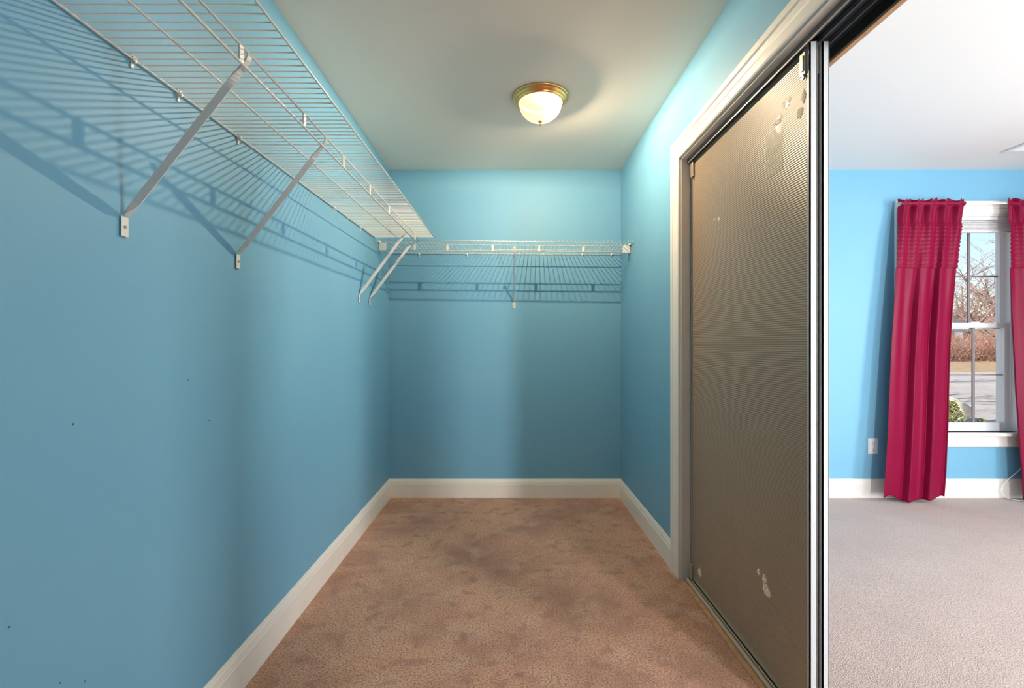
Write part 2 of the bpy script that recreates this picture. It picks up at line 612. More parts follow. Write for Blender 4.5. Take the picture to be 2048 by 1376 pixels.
def sliding_door(x0, x1, label):
    d = tag(empty('sliding_door', ((x0 + x1) / 2, (DY0 + DY1) / 2, DZ0)), label, 'door', 'sliding closet doors')
    xb = x0 + .0035                     # back panel lies a little behind the frame lip
    part(box('back_panel', xb, xb + .004, DY0 + .004, DY1 - .004, DZ0 + .004, DZ1 - .004, 'corrugated_back'), d)
    part(box('mirror', xb + .004, x1 - .001, DY0 + .004, DY1 - .004, DZ0 + .004, DZ1 - .004, 'mirror'), d)
    for (ya, yb) in ((DY0, DY0 + .004), (DY1 - .004, DY1)):
        bm = bmesh.new()
        bm_box(bm, x0, x1, ya, yb, DZ0, DZ1)
        if ya == DY0:
            bm_box(bm, x0, xb, ya, ya + .014, DZ0, DZ1)
            bm_box(bm, x1 - .002, x1 + .0005, ya, ya + .02, DZ0, DZ1)
        else:
            bm_box(bm, x0, xb, yb - .014, yb, DZ0, DZ1)
        o = part(from_bm('stile', bm, 'door_frame'), d)
    part(box('top_rail', x0 + .001, xb + .003, DY0 + .014, DY1 - .014, DZ1 - .014, DZ1, 'tan_steel'), d)
    part(box('bottom_rail', x0 + .001, xb + .003, DY0 + .014, DY1 - .014, DZ0, DZ0 + .012, 'tan_steel'), d)
    # hanging roller brackets
    for yy in (DY0 + .028, DY1 - .026):
        bm = bmesh.new()
        bm_box(bm, x0 - .006, x0 + .0025, yy - .013, yy + .013, DZ1 - .085, DZ1 - .012, .001)
        bm_box(bm, x0 - .004, x0 + .006, yy - .008, yy + .008, DZ1 - .012, DZ1 + .008)
        bm_box(bm, x0 - .010, x0 - .006, yy - .008, yy + .003, DZ1 - .075, DZ1 - .030)
        br = part(from_bm('roller_bracket', bm, 'tan_steel'), d)
        v, f = [], []
        for xx in (x0 - .004, x0 + .004):
            for k in range(16):
                a = 2 * math.pi * k / 16
                v.append((xx, yy + .010 * math.cos(a), DZ1 + .004 + .009 * math.sin(a)))
        for k in range(16):
            f.append((k, (k + 1) % 16, 16 + (k + 1) % 16, 16 + k))
        f += [tuple(range(16)), tuple(range(16, 32))]
        wl = mesh('wheel', v, f, 'plastic_white')
        wl.parent = br
        wl.matrix_parent_inverse = Matrix.Identity(4)
        sc = mesh('screw', *tube_data([(x0 - .006, yy - .002, DZ1 - .092), (x0 - .001, yy - .002, DZ1 - .092)], .006, 10), 'screw')
        sc.parent = br
    return d


d1 = sliding_door(.8785, .8995, 'closet-side sliding door with a brown corrugated back, tape scraps and torn patches')
d2 = sliding_door(.9155, .9345, 'bedroom-side sliding door, seen only as the outer narrow white edge')
xb = .882
# bottom guide clip at the far corner
bm = bmesh.new()
bm_box(bm, .870, .882, DY1 - .028, DY1 - .010, .012, .085, .002)
bm_box(bm, .866, .872, DY1 - .026, DY1 - .012, .050, .092, .0015)
part(from_bm('guide_clip', bm, 'tan_steel'), d1)
# clear tape square and scraps stuck to the back
bm = bmesh.new()
NY, NZ = 10, 14
tv = {}
rnd = random.Random(3)
for i in range(NY + 1):
    for j in range(NZ + 1):
        yy = 1.560 - .003 + .105 * i / NY
        zz = EYE + .565 + .150 * j / NZ
        wr = (.0002 + .0022 * rnd.random()) if j > NZ * .5 else .0003 + .0004 * rnd.random()
        tv[i, j] = bm.verts.new((xb - .0006 - wr, yy, zz))
for i in range(NY):
    for j in range(NZ):
        bm.faces.new((tv[i, j], tv[i + 1, j], tv[i + 1, j + 1], tv[i, j + 1]))
part(from_bm('tape_patch', bm, 'clear_tape', smooth=True), d1)
blob('torn_patch', 1.447, EYE + .742, .030, .050, 5, xb, 'torn_paper', d1, rag=.4)
blob('torn_patch', 1.466, EYE + .700, .050, .040, 6, xb, 'torn_paper', d1)
blob('tape_scrap', 1.585, EYE + .735, .070, .035, 8, xb, 'clear_tape', d1)
blob('tape_scrap', 1.535, EYE + .765, .060, .045, 9, xb, 'clear_tape', d1)
blob('torn_patch', 1.668, .330, .034, .045, 11, xb, 'torn_paper', d1, rag=.5, depth=.003)
blob('torn_patch', 1.655, .298, .066, .052, 12, xb, 'torn_paper', d1, rag=.5, depth=.003)
blob('torn_patch', 1.708, .336, .030, .028, 13, xb, 'torn_paper', d1, rag=.5, depth=.002)
blob('torn_patch', 2.236, .086, .050, .052, 14, xb, 'torn_paper', d1, rag=.5, depth=.003)
blob('torn_patch', 2.033, EYE + .525, .030, .018, 15, xb, 'torn_paper', d1, rag=.4)
blob('torn_patch', 2.075, EYE + .535, .018, .012, 17, xb, 'torn_paper', d1, rag=.4)

# ------------------------------------------------------------------ wire shelves
RW, RC = .0027, .0016          # heavy and cross wire radii
PITCH = .0270


def wire_mesh(name, pts, r, n=6):
    v, f = tube_data(pts, r, n)
    me = bpy.data.meshes.new(name)
    me.from_pydata([tuple(p) for p in v], [], f)
    for p in me.polygons:
        p.use_smooth = True
    me.materials.append(MATS['wire_coating'])
    return me


def zl(y):                       # long shelf climbs slightly towards the corner
    return EYE + .669 + (y - .94) * .0156


def flat_bar(name, path, width_dir, hw, ht, parent):
    """bar of half width hw / half thickness ht along a path; width_dir: a direction per point"""
    v, f = [], []
    pts = [Vector(p) for p in path]
    for i, p in enumerate(pts):
        d = (pts[min(i + 1, len(pts) - 1)] - pts[max(i - 1, 0)]).normalized()
        wd = Vector(width_dir[i]).normalized()
        wd = (wd - d * wd.dot(d)).normalized()
        td = d.cross(wd).normalized()
        for (a, b) in ((-1, -1), (1, -1), (1, 1), (-1, 1)):
            v.append(p + wd * hw * a + td * ht * b)
    for i in range(len(pts) - 1):
        for k in range(4):
            f.append((i * 4 + k, i * 4 + (k + 1) % 4, (i + 1) * 4 + (k + 1) % 4, (i + 1) * 4 + k))
    f += [(0, 1, 2, 3), tuple((len(pts) - 1) * 4 + k for k in range(4))]
    o = mesh(name, v, f, 'wire_coating')
    return o


def support(parent, top, foot, along, inward, thin=False):
    """diagonal brace: from the rail (top) to the wall foot; along = shelf direction, inward = away from the wall"""
    top, foot = Vector(top), Vector(foot)
    A, N = Vector(along), Vector(inward)
    Z = Vector((0, 0, 1))
    hw = .0082
    dirv = (top - foot)
    path, wd = [], []
    # hook over the rail, short twist, straight strut
    path.append(top + Z * .012 + N * .004); wd.append(A)
    path.append(top); wd.append(A)
    for k in range(6):
        t = .06 + .10 * k / 5
        path.append(top - dirv * t)
        a = math.pi * .42 * k / 5
        wd.append(A * math.cos(a) + (N + Z * .2) * math.sin(a))
    for t in (.5, .9):
        path.append(top - dirv * t); wd.append(wd[-1])
    path.append(foot + N * .006 + Z * .008); wd.append(A)
    b = part(flat_bar('support_bracket', path, wd, hw, .0022, parent), parent)
    # foot plate on the wall
    bm = bmesh.new()
    hwp = .0105
    c = foot
    lo, hi = c - A * hwp + Z * -.042, c + A * hwp + Z * .004 + N * .003
    bm_box(bm, min(lo.x, hi.x), max(lo.x, hi.x), min(lo.y, hi.y), max(lo.y, hi.y), lo.z, hi.z, .001)
    fp = from_bm('foot_plate', bm, 'wire_coating')
    fp.parent = b
    s = c + Z * -.020
    sc = mesh('screw', *tube_data([s + N * .001, s + N * .0048], .0042, 10), 'screw')
    sc.parent = b
    return b


def wall_clip(parent, p, along, inward):
    p, A, N = Vector(p), Vector(along), Vector(inward)
    bm = bmesh.new()
    for (a0, a1, n0, n1, z0, z1) in ((-.006, .006, .0, .011, -.006, .0055), (-.004, .004, .0, .004, -.022, .010), (-.003, .003, .006, .013, -.010, .002)):
        lo, hi = p + A * a0 + N * n0, p + A * a1 + N * n1
        bm_box(bm, min(lo.x, hi.x), max(lo.x, hi.x), min(lo.y, hi.y), max(lo.y, hi.y), p.z + z0, p.z + z1, .0008)
    return part(from_bm('wall_clip', bm, 'wire_coating'), parent)


# --- long shelf on the left wall
S1 = tag(empty('wire_shelf', (XL, 1.4, zl(1.4))), 'long white wire shelf running along the left closet wall', 'shelf', 'wire closet shelves')
Y0s, Y1s = YC + .012, 3.205
xf, xr, xm, xw = -.493, -.600, -.742, XL + .006
cw = wire_mesh('cross_wire', [(xw, 0, 0), (xf, 0, 0)], RC)
ny = int((Y1s - .004 - Y0s) / PITCH)
for k in range(ny + 1):
    y = Y1s - .004 - k * PITCH
    o = link('cross_wire', cw, None)
    o.location = (0, y, zl(y) + RW + RC)
    part(o, S1)
for nm, x, y1 in (('back_wire', xw, Y1s), ('middle_wire', xm, Y1s), ('front_wire', xf, Y1s)):
    part(tube(nm, [(x, Y0s, zl(Y0s)), (x, y1, zl(y1))], RW, 'wire_coating'), S1)
yE = Y1s - .02
part(tube('upper_rail', [(xr, Y0s, zl(Y0s) - .001), (xr, yE - .10, zl(yE) - .004), (xr, yE - .04, zl(yE) - .009), (xr, yE, zl(yE) - .022)], RW * 1.1, 'wire_coating'), S1)
part(tube('lower_rail', [(xr, Y0s, zl(Y0s) - .041), (xr, Y1s + .05, zl(Y1s) - .041)], RW * 1.2, 'wire_coating'), S1)
for k in range(-2, 7):
    y = 1.0826 + .3345 * k
    if YC < y < yE:
        part(box('rail_clip', xr - .0022, xr + .0022, y - .0085, y + .0085, zl(y) - .042, zl(y), 'wire_coating', bevel=.0008), S1)
for y in (1.11, 1.578, 2.865, 3.10):
    support(S1, (xr, y, zl(y) - .022), (XL + .0025, y + (.008 if y < 3 else -.012), EYE + .290), (0, 1, 0), (1, 0, 0))
support(S1, (xr, .10, zl(.10) - .022), (XL + .0025, .10, EYE + .290), (0, 1, 0), (1, 0, 0))
for y in (-.2, .3, .75, 1.142, 1.302, 1.59, 2.46, 2.657, 2.90):
    wall_clip(S1, (XL, y, zl(y)), (0, 1, 0), (1, 0, 0))

# --- short shelf on the far wall
S2 = tag(empty('wire_shelf', (0, YB, EYE + .67)), 'short white wire shelf across the far closet wall', 'shelf', 'wire closet shelves')
ZOFF = -.0


def zb(x, fr):                   # fr 0 at the wall, 1 at the front wire
    u = (x - XL) / (XR - XL)
    zw = .672 - .007 * u
    zf = .692 - .022 * u
    return EYE + zw + (zf - zw) * fr


yf, yr, ym, yw = 3.205, 3.312, 3.455, YB - .006
cw2 = wire_mesh('cross_wire', [(0, yw, 0), (0, yf, .015)], RC)
nx = int((XR - XL - .02) / PITCH)
for k in range(nx + 1):
    x = XL + .012 + k * PITCH
    o = link('cross_wire', cw2, None)
    o.location = (x, 0, zb(x, 0) + RW + RC)
    part(o, S2)


def zs(x, y):
    return zb(x, (YB - y) / (YB - yf))


xa, xb_ = XL + .006, XR - .004
for nm, y in (('back_wire', yw), ('middle_wire', ym), ('front_wire', yf)):
    part(tube(nm, [(xa, y, zs(xa, y)), (xb_, y, zs(xb_, y))], RW, 'wire_coating'), S2)
part(tube('upper_rail', [(xa, yr, zs(xa, yr) - .001), (xb_, yr, zs(xb_, yr) - .001)], RW * 1.1, 'wire_coating'), S2)
part(tube('lower_rail', [(xa, yr, zs(xa, yr) - .042), (xb_, yr, zs(xb_, yr) - .040)], RW * 1.2, 'wire_coating'), S2)
for k in range(5):
    x = -.735 + .318 * k + (.105 if k == 0 else 0)
    x = (-.645, -.421, -.112, .204, .51)[k]
    part(box('rail_clip', x - .0085, x + .0085, yr - .0022, yr + .0022, zs(x, yr) - .042, zs(x, yr), 'wire_coating', bevel=.0008), S2)
support(S2, (.038, yr, zs(.038, yr) - .022), (.038, YB - .0025, EYE + .306), (1, 0, 0), (0, -1, 0))
for x in (-.667, -.31, .04, .255, .545, .76):
    wall_clip(S2, (x, YB, zs(x, YB)), (1, 0, 0), (0, -1, 0))
for x0, x1, ang in ((XL + .001, XL + .052, 1), (XR - .055, XR - .001, -1)):
    xc = (x0 + x1) / 2
    z = zs(xc, yr)
    bm = bmesh.new()
    bm_box(bm, x0, x1, yr - .006, yr - .001, z - .045, z + .004, .001)
    xe0, xe1 = (XL + .0005, XL + .005) if ang > 0 else (XR - .005, XR - .0005)
    bm_box(bm, xe0, xe1, yr - .006, yr + .06, z - .045, z + .012, .001)
    bm_box(bm, (x0 + .004 if ang > 0 else x1 - .016), (x0 + .016 if ang > 0 else x1 - .004), yr - .03, yr - .001, z + .002, z + .016, .002)
    part(from_bm('end_bracket', bm, 'wire_coating'), S2)

# ------------------------------------------------------------------ ceiling lamp
LX, LY = .165, 2.54
L = tag(empty('ceiling_light', (LX, LY, H)), 'lit brass flush ceiling lamp with a ribbed glass dome', 'lamp')
pan = [(.0, -.0005), (.146, -.0005), (.148, -.004), (.147, -.009), (.142, -.012), (.138, -.0125), (.136, -.016), (.128, -.024), (.124, -.026),
       (.123, -.030), (.120, -.034), (.1155, -.0355), (.1125, -.034), (.112, -.026), (.105, -.020), (.0, -.018)]
part(lathe('pan', pan, 'brass', n=72, loc=(LX, LY, H)), L)
dome = []
for k in range(15):
    a = math.pi / 2 * k / 14
    dome.append((.1115 * math.cos(a) ** .85 if k < 14 else .010, -.030 - .098 * math.sin(a)))
part(lathe('glass_dome', dome, 'ribbed_glass', n=144, loc=(LX, LY, H), flute=lambda r, k: r * (1 - (.020 if k % 3 == 0 else 0))), L)
fin = [(.0, -.124), (.011, -.125), (.0125, -.129), (.010, -.135), (.006, -.138), (.0045, -.141), (.007, -.145), (.0055, -.150), (.0, -.152)]
part(lathe('finial', fin, 'brass', n=32, loc=(LX, LY, H)), L)
bulb = []
for k in range(17):
    a = math.pi * k / 16
    bulb.append((max(.0, .027 * math.sin(a) ** .8), -.062 + .030 * math.cos(a)))
bx_, by_ = LX + .047, LY + .028    # the bulb sits off centre under the pan
bo = part(lathe('bulb', bulb, 'bulb_glass', n=32, loc=(bx_, by_, H)), L)
fo = tube('filament', [(bx_ + .009 * math.cos(k), by_ + .009 * math.sin(k), H - .056 - .0012 * k) for k in range(8)], .0012, 'filament_glow', n=5)
fo.parent = bo
lp = light('bulb_light', 'POINT', (bx_, by_, H - .0385), 41, (1.0, .87, .70), shadow_soft_size=.012)
part(lp, L)

# ------------------------------------------------------------------ bedroom window
YS = YB + .055                  # inner sash plane
W = struct(empty('window_1', (3.38, YB, WZ0)), 'white double-hung window with dividers between the red curtains', 'window')


def wpart(o):
    return part(o, W)


# casing (three sides), profile grooves like the door
v, f = [], []
n = len(CASE)
for (u, t) in CASE:
    y = YB - t
    v += [(WX0 - u, y, WZ0), (WX0 - u, y, WZ1 + u), (WX1 + u, y, WZ1 + u), (WX1 + u, y, WZ0)]
for i in range(n - 1):
    for k in range(3):
        f.append((i * 4 + k, i * 4 + k + 1, (i + 1) * 4 + k + 1, (i + 1) * 4 + k))
f += [tuple(i * 4 for i in range(n)), tuple(i * 4 + 3 for i in range(n))]
wpart(mesh('window_casing', v, f, 'white_trim'))
wpart(box('window_stool', WX0 - .115, WX1 + .115, YB - .055, YB + .05, WZ0 - .022, WZ0, 'white_trim', bevel=.004))
wpart(box('window_apron', WX0 - .085, WX1 + .085, YB - .016, YB, WZ0 - .108, WZ0 - .022, 'white_trim', bevel=.003))
# frame lining the opening
bm = bmesh.new()
for (a, b) in ((WX0, WX0 + .012), (WX1 - .012, WX1)):
    bm_box(bm, a, b, YB - .002, YB + .16, WZ0, WZ1)
bm_box(bm, WX0, WX1, YB - .002, YB + .16, WZ1 - .012, WZ1)
bm_box(bm, WX0, WX1, YB + .05, YB + .17, WZ0, WZ0 + .012)
for (a, b) in ((WX0 + .012, WX0 + .024), (WX1 - .024, WX1 - .012)):
    bm_box(bm, a, b, YB + .118, YB + .150, WZ0, WZ1)
    bm_box(bm, a, b, YB + .040, YB + .046, WZ0, WZ1)
wpart(from_bm('window_frame', bm, 'white_vinyl'))
GX0, GX1 = WX0 + .055, WX1 - .053
ZM = 1.278


def sash(y0, z0, z1, zg0, zg1, zmid):
    bm = bmesh.new()
    bm_box(bm, WX0 + .013, GX0, y0, y0 + .035, z0, z1, .002)
    bm_box(bm, GX1, WX1 - .013, y0, y0 + .035, z0, z1, .002)
    bm_box(bm, GX0, GX1, y0, y0 + .035, z0, zg0, .002)
    bm_box(bm, GX0, GX1, y0, y0 + .035, zg1, z1, .002)
    s = wpart(from_bm('sash', bm, 'white_vinyl'))
    xs = [GX0, 3.262, 3.525, GX1]
    zz = [zg0, zmid, zg1]
    for x in xs[1:3]:
        o = box('muntin', x - .009, x + .009, y0 + .012, y0 + .022, zg0, zg1, 'muntin')
        o.parent = s
    o = box('muntin', GX0, GX1, y0 + .0135, y0 + .0205, zmid - .0055, zmid + .0055, 'muntin')
    o.parent = s
    for i in range(3):
        for j in range(2):
            o = box('pane', xs[i], xs[i + 1], y0 + .0165, y0 + .0185, zz[j], zz[j + 1], 'window_glass')
            o.parent = s


sash(YS, WZ0 + .012, ZM + .022, .548, 1.266, .907)
sash(YS + .037, ZM - .022, WZ1 - .012, 1.300, 2.030, 1.658)
# sash lock
bm = bmesh.new()
bm_box(bm, 3.50, 3.56, YS + .003, YS + .03, ZM + .022, ZM + .034, .003)
wpart(from_bm('sash_lock', bm, 'white_vinyl'))

# raised blind: head rail, stacked slats, bottom rail
B = tag(empty('window_blind', (3.38, YB + .02, WZ1 - .02)), 'white raised mini blind bunched at the top of the window', 'blind')
part(box('head_rail', WX0 + .014, WX1 - .014, YB + .004, YB + .036, WZ1 - .040, WZ1 - .013, 'white_vinyl', bevel=.002), B)
for k in range(8):
    z = WZ1 - .050 - k * .0085
    part(box('slat', WX0 + .018, WX1 - .018, YB + .006 + .002 * (k % 2), YB + .034 + .002 * (k % 2), z - .003, z, 'white_vinyl'), B)
part(box('bottom_rail', WX0 + .018, WX1 - .018, YB + .008, YB + .034, WZ1 - .132, WZ1 - .118, 'white_vinyl', bevel=.002), B)
part(tube('pull_cord', [(3.772, YB + .002, WZ1 - .045), (3.775, YB - .004, 1.6), (3.772, YB - .012, 1.10), (3.752, YB - .02, .96), (3.738, YB - .024, .86), (3.742, YB - .024, .78), (3.765, YB - .022, .75), (3.79, YB - .02, .80)], .0018, 'plastic_white', n=6), B)

# other bedroom windows, plain frames in the openings beside and behind the camera
for i, (x0, x1, y0, y1, z0, z1) in enumerate([(2.10, 2.44, YBR - .12, YBR, .2, 2.25), (XBR, XBR + .12, -2.15, -1.35, .55, 2.15), (XBR, XBR + .12, .95, 1.75, .55, 2.15)]):
    bm = bmesh.new()
    s = .02
    if i == 0:
        yy0, yy1 = y0 + .01, y0 + .05
        bm_box(bm, x0, x0 + s, yy0, yy1, z0, z1); bm_box(bm, x1 - s, x1, yy0, yy1, z0, z1)
        bm_box(bm, x0 + s, x1 - s, yy0, yy1, z0, z0 + s); bm_box(bm, x0 + s, x1 - s, yy0, yy1, z1 - s, z1)
    else:
        xx0, xx1 = x1 - .05, x1 - .01
        bm_box(bm, xx0, xx1, y0, y0 + s, z0, z1); bm_box(bm, xx0, xx1, y1 - s, y1, z0, z1)
        bm_box(bm, xx0, xx1, y0 + s, y1 - s, z0, z0 + s); bm_box(bm, xx0, xx1, y0 + s, y1 - s, z1 - s, z1)
        bm_box(bm, xx0, xx1, y0 + s, y1 - s, (z0 + z1) / 2 - .02, (z0 + z1) / 2 + .02)
    struct(from_bm('window_%d' % (i + 2), bm, 'white_vinyl'),
           ('narrow window frame in the bedroom wall behind the camera', 'window frame in the right bedroom wall nearer the rear',
            'window frame in the right bedroom wall nearer the curtains')[i], 'window')

# ------------------------------------------------------------------ curtains
ZROD = EYE + 1.022


def curtain(name, x0t, x1t, x0b, x1b, seed, label, yt=3.520, yb=3.455, mirror=False):
    root = tag(empty(name, ((x0b + x1b) / 2, yb, 0)), label, 'curtain', 'red window curtains')
    rnd = random.Random(seed)
    NU, NV = 150, 190
    zt, zb_ = ZROD + .032, .006
    ph = [rnd.random() * 6.28 for _ in range(6)]
    zones = []
    v = []
    for j in range(NV + 1):
        # finer rows over the tucks
        t = j / NV
        t = t ** 1.25
        z = zt + (zb_ - zt) * t
        s = min(1, max(0, (t - .02) / .98))
        sl = s ** .85
        for i in range(NU + 1):
            u = i / NU
            if mirror:
                uu = 1 - u
            else:
                uu = u
            xl = x0t + (x0b - x0t) * sl
            xr_ = x1t + (x1b - x1t) * sl
            if not mirror:
                xr_ -= .012 * math.sin(math.pi * min(1, s * 1.1)) ** 1.0 - 0.03 * s
            x = xl + (xr_ - xl) * u
            # folds: many small gathers at the top that merge into a few broad, flat-faced folds
            g = math.exp(-s * 13)
            fold = .011 * math.sin(2 * math.pi * 9.5 * uu + ph[0] + .8 * math.sin(5 * uu)) * g
            q3 = 0.0
            for (c0, c1) in ((-.02, .40), (.40, .70), (.70, 1.02)):
                if c0 <= uu < c1:
                    tt = (uu - c0) / (c1 - c0)
                    q3 = (tt / .90 - .5) if tt < .90 else (.5 - (tt - .90) / .10)
            big = .046 * q3 * min(1, max(0, (s - .02) * 3.0))
            mid = .012 * math.sin(2 * math.pi * (4.7 * uu - .15 * s) + ph[2]) * math.exp(-s * 3.0)
            # one overlapped pleat from mid height down
            pl = .012 * max(0, min(1, (s - .22) * 2.2)) * (1 / (1 + math.exp(-(uu - .52 - .05 * s) * 70)) - .5)
            small = .0012 * math.sin(13 * uu + 11 * s + ph[4]) * math.sin(17 * s - 5 * uu + ph[5])
            y = yt + (yb - yt) * s + fold + big + mid - pl + small
            # horizontal tucks
            zr = z - ZROD
            if -.475 < zr < -.150:
                q = ((zr + .475) / .0285) % 1.0
                y -= .013 * q * (1 if q < .90 else (1 - q) / .1)
                y -= .004
            # rod pocket bulge and ruffle above it
            if -.014 < zr < .014:
                y += (-.017 - (y - yt)) * min(1, 1.6 * (1 - abs(zr) / .014) ** .5)
            dz = 0
            if zr > .014:
                dz = (.006 * math.sin(31 * uu + ph[2]) + .006 * math.sin(67 * uu + ph[0])) * (zr - .014) / .018
            # hem runs lower at the outer sides, wavy
            if t > .6:
                hem = .030 * math.sin(2 * math.pi * 1.3 * uu + ph[1]) + .016 * math.sin(14 * uu)
                dz += (.026 + .6 * hem) * (t - .6) / .4
            y = min(y, YB - .024)
            v.append((x + .006 * math.sin(9 * s + ph[3]) * s, y, max(.004, z + dz)))
    f = []
    for j in range(NV):
        for i in range(NU):
            a = j * (NU + 1) + i
            f.append((a, a + 1, a + NU + 2, a + NU + 1))
    me = bpy.data.meshes.new('cloth')
    me.from_pydata(v, [], f)
    for p in me.polygons:
        p.use_smooth = True
    o = link('cloth', me, 'curtain_satin')
    md = o.modifiers.new('thick', 'SOLIDIFY')
    md.thickness = .0016
    part(o, root)
    return root


curtain('curtain', 2.846, 3.312, 2.668, 3.085, 4, 'deep red satin curtain with a tucked band, whole panel left of the window')
curtain('curtain', 3.615, 4.02, 3.675, 4.12, 9, 'deep red satin curtain cut off by the right edge of the picture', mirror=True)
R = tag(empty('curtain_rod', (3.4, 3.512, ZROD)), 'slim white curtain rod through the tops of the red curtains', 'rod')
part(tube('rod', [(2.860, 3.512, ZROD), (4.02, 3.512, ZROD)], .0055, 'white_vinyl', n=10), R)
for x in (2.880, 4.0):
    part(box('rod_bracket', x - .006, x + .006, 3.505, YB - .001, ZROD - .012, ZROD + .004, 'white_vinyl', bevel=.001), R)

# ------------------------------------------------------------------ outlet, floor cord, ceiling vent
ox, oz = 2.706, .383
O = tag(empty('wall_outlet', (ox, YB, oz)), 'white wall outlet on the blue bedroom wall beside the curtain', 'outlet')
part(box('cover_plate', ox - .036, ox + .036, YB - .006, YB - .0005, oz - .058, oz + .058, 'plastic_white', bevel=.002), O)
for dz in (-.026, .026):
    r_ = part(box('receptacle', ox - .017, ox + .017, YB - .0075, YB - .004, oz + dz - .018, oz + dz + .018, 'plastic_white', bevel=.003), O)
    for dx in (-.006, .006):
        s_ = box('slot', ox + dx - .0012, ox + dx + .0012, YB - .0082, YB - .0074, oz + dz - .001, oz + dz + .009, 'slot_dark')
        s_.parent = r_
    s_ = box('slot', ox - .0025, ox + .0025, YB - .0082, YB - .0074, oz + dz - .011, oz + dz - .006, 'slot_dark')
    s_.parent = r_
part(mesh('screw', *tube_data([(ox, YB - .0055, oz), (ox, YB - .0075, oz)], .003, 8), 'screw'), O)

cord = [(3.80, 3.50, .36), (3.77, 3.52, .30), (3.745, 3.545, .22), (3.70, 3.56, .165), (3.66, 3.568, .12), (3.628, 3.565, .075), (3.632, 3.558, .04), (3.655, 3.545, .012), (3.69, 3.53, .004), (3.76, 3.50, .004)]
tag(tube('power_cord', cord, .0022, 'plastic_white', n=6), 'thin white cord hanging over the baseboard by the right curtain', 'cord')

V = tag(empty('ceiling_vent', (3.50, 3.13, H)), 'white ceiling air vent at the right edge of the bedroom ceiling', 'vent')
vx0, vx1, vy0, vy1 = 3.325, 3.665, 2.99, 3.255
bm = bmesh.new()
fw = .028
bm_box(bm, vx0, vx1, vy1 - fw, vy1, H - .009, H - .0005, .003)
bm_box(bm, vx0, vx1, vy0, vy0 + fw, H - .009, H - .0005, .003)
bm_box(bm, vx0, vx0 + fw, vy0 + fw, vy1 - fw, H - .009, H - .0005, .003)
bm_box(bm, vx1 - fw, vx1, vy0 + fw, vy1 - fw, H - .009, H - .0005, .003)
part(from_bm('vent_frame', bm, 'vent_paint'), V)
part(box('vent_backing', vx0 + fw, vx1 - fw, vy0 + fw, vy1 - fw, H - .002, H - .0005, 'slot_dark'), V)
for k in range(13):
    y = vy0 + fw + .008 + k * .0160
    sl = mesh('vent_slat', [(vx0 + fw, y, H - .003), (vx1 - fw, y, H - .003), (vx1 - fw, y + .012, H - .010), (vx0 + fw, y + .012, H - .010),
                            (vx0 + fw, y + .0012, H - .002), (vx1 - fw, y + .0012, H - .002), (vx1 - fw, y + .0132, H - .009), (vx0 + fw, y + .0132, H - .009)],
              [(0, 1, 2, 3), (7, 6, 5, 4), (0, 4, 5, 1), (3, 2, 6, 7), (0, 3, 7, 4), (1, 5, 6, 2)], 'vent_paint')
    part(sl, V)

# ------------------------------------------------------------------ outdoors beyond the window
GZ = -.55


def ground(name, x0, x1, y0, y1, z0, z1, m, nx=24, ny=16, amp=.04, seed=0, label=None):
    rnd = random.Random(seed)
    v, f = [], []
    for j in range(ny + 1):
        for i in range(nx + 1):
            t = j / ny
            v.append((x0 + (x1 - x0) * i / nx, y0 + (y1 - y0) * t, z0 + (z1 - z0) * t * t * (3 - 2 * t) + (amp * (rnd.random() - .5) if 0 < j < ny else 0)))
    for j in range(ny):
        for i in range(nx):
            a = j * (nx + 1) + i
            f.append((a, a + 1, a + nx + 2, a + nx + 1))
    return struct(mesh(name, v, f, m, smooth=True), label, 'ground')


ground('ground_yard', -20, 70, 3.75, 12.0, GZ, GZ, 'pavement', label='pale paved drive close outside the window', amp=.01)
ground('ground_road', -20, 90, 12.0, 30.0, GZ, GZ - .05, 'pavement', label='pale sunlit road beyond the window', amp=.02)
ground('ground_verge', -20, 110, 30.0, 46.0, GZ - .05, GZ + .35, 'dry_grass', label='strip of dry tan grass beyond the road', amp=.08, seed=2)
ground('ground_bank', -40, 190, 46.0, 110.0, GZ + .35, 7.5, 'leaf_litter', label='brown wooded bank behind the dry grass', amp=.3, seed=3)


def tree_mesh(seed, height, r0, levels=4, spread=.55, droop=0.0, kids=5):
    rnd = random.Random(seed)
    V_, F_ = [], []

    def grow(p, d, length, r, lev):
        pts, rs = [p.copy()], [r]
        n = 5 if lev < 2 else 3
        dd = d.copy()
        for k in range(n):
            dd = (dd + Vector((rnd.uniform(-1, 1), rnd.uniform(-1, 1), rnd.uniform(-1, 1) - droop * (lev > 0))) * (.10 + .06 * lev)).normalized()
            pts.append(pts[-1] + dd * length / n)
            rs.append(r * (1 - .62 * (k + 1) / n))
        v, f = tube_data(pts, rs, 6 if lev == 0 else (4 if lev < 3 else 3), caps=False)
        o = len(V_)
        V_.extend(v)
        F_.extend([tuple(i + o for i in q) for q in f])
        if lev >= levels:
            return
        for c in range(kids + (1 if lev == 0 else 0)):
            t = rnd.uniform(.32, 1.0)
            k = min(n - 1, int(t * n))
            base = pts[k].lerp(pts[k + 1], t * n - k)
            a = rnd.uniform(0, 6.283)
            side = Vector((math.cos(a), math.sin(a), 0))
            nd = (d * (1 - spread) + side * spread + Vector((0, 0, .18 - droop))).normalized()
            grow(base, nd, length * rnd.uniform(.45, .68), max(rs[k] * .55, .004), lev + 1)

    grow(Vector((0, 0, 0)), Vector((0, 0, 1)), height * .55, r0, 0)
    return V_, F_


def tree(loc, seed, height, r0, label, lean=(0, 0), **kw):
    V_, F_ = tree_mesh(seed, height, r0, **kw)
    o = mesh('bare_tree', V_, F_, 'bark', smooth=True)
    o.location = loc
    o.rotation_euler = (lean[0], lean[1], 0)
    return tag(o, label, 'tree', 'bare trees outside the window')


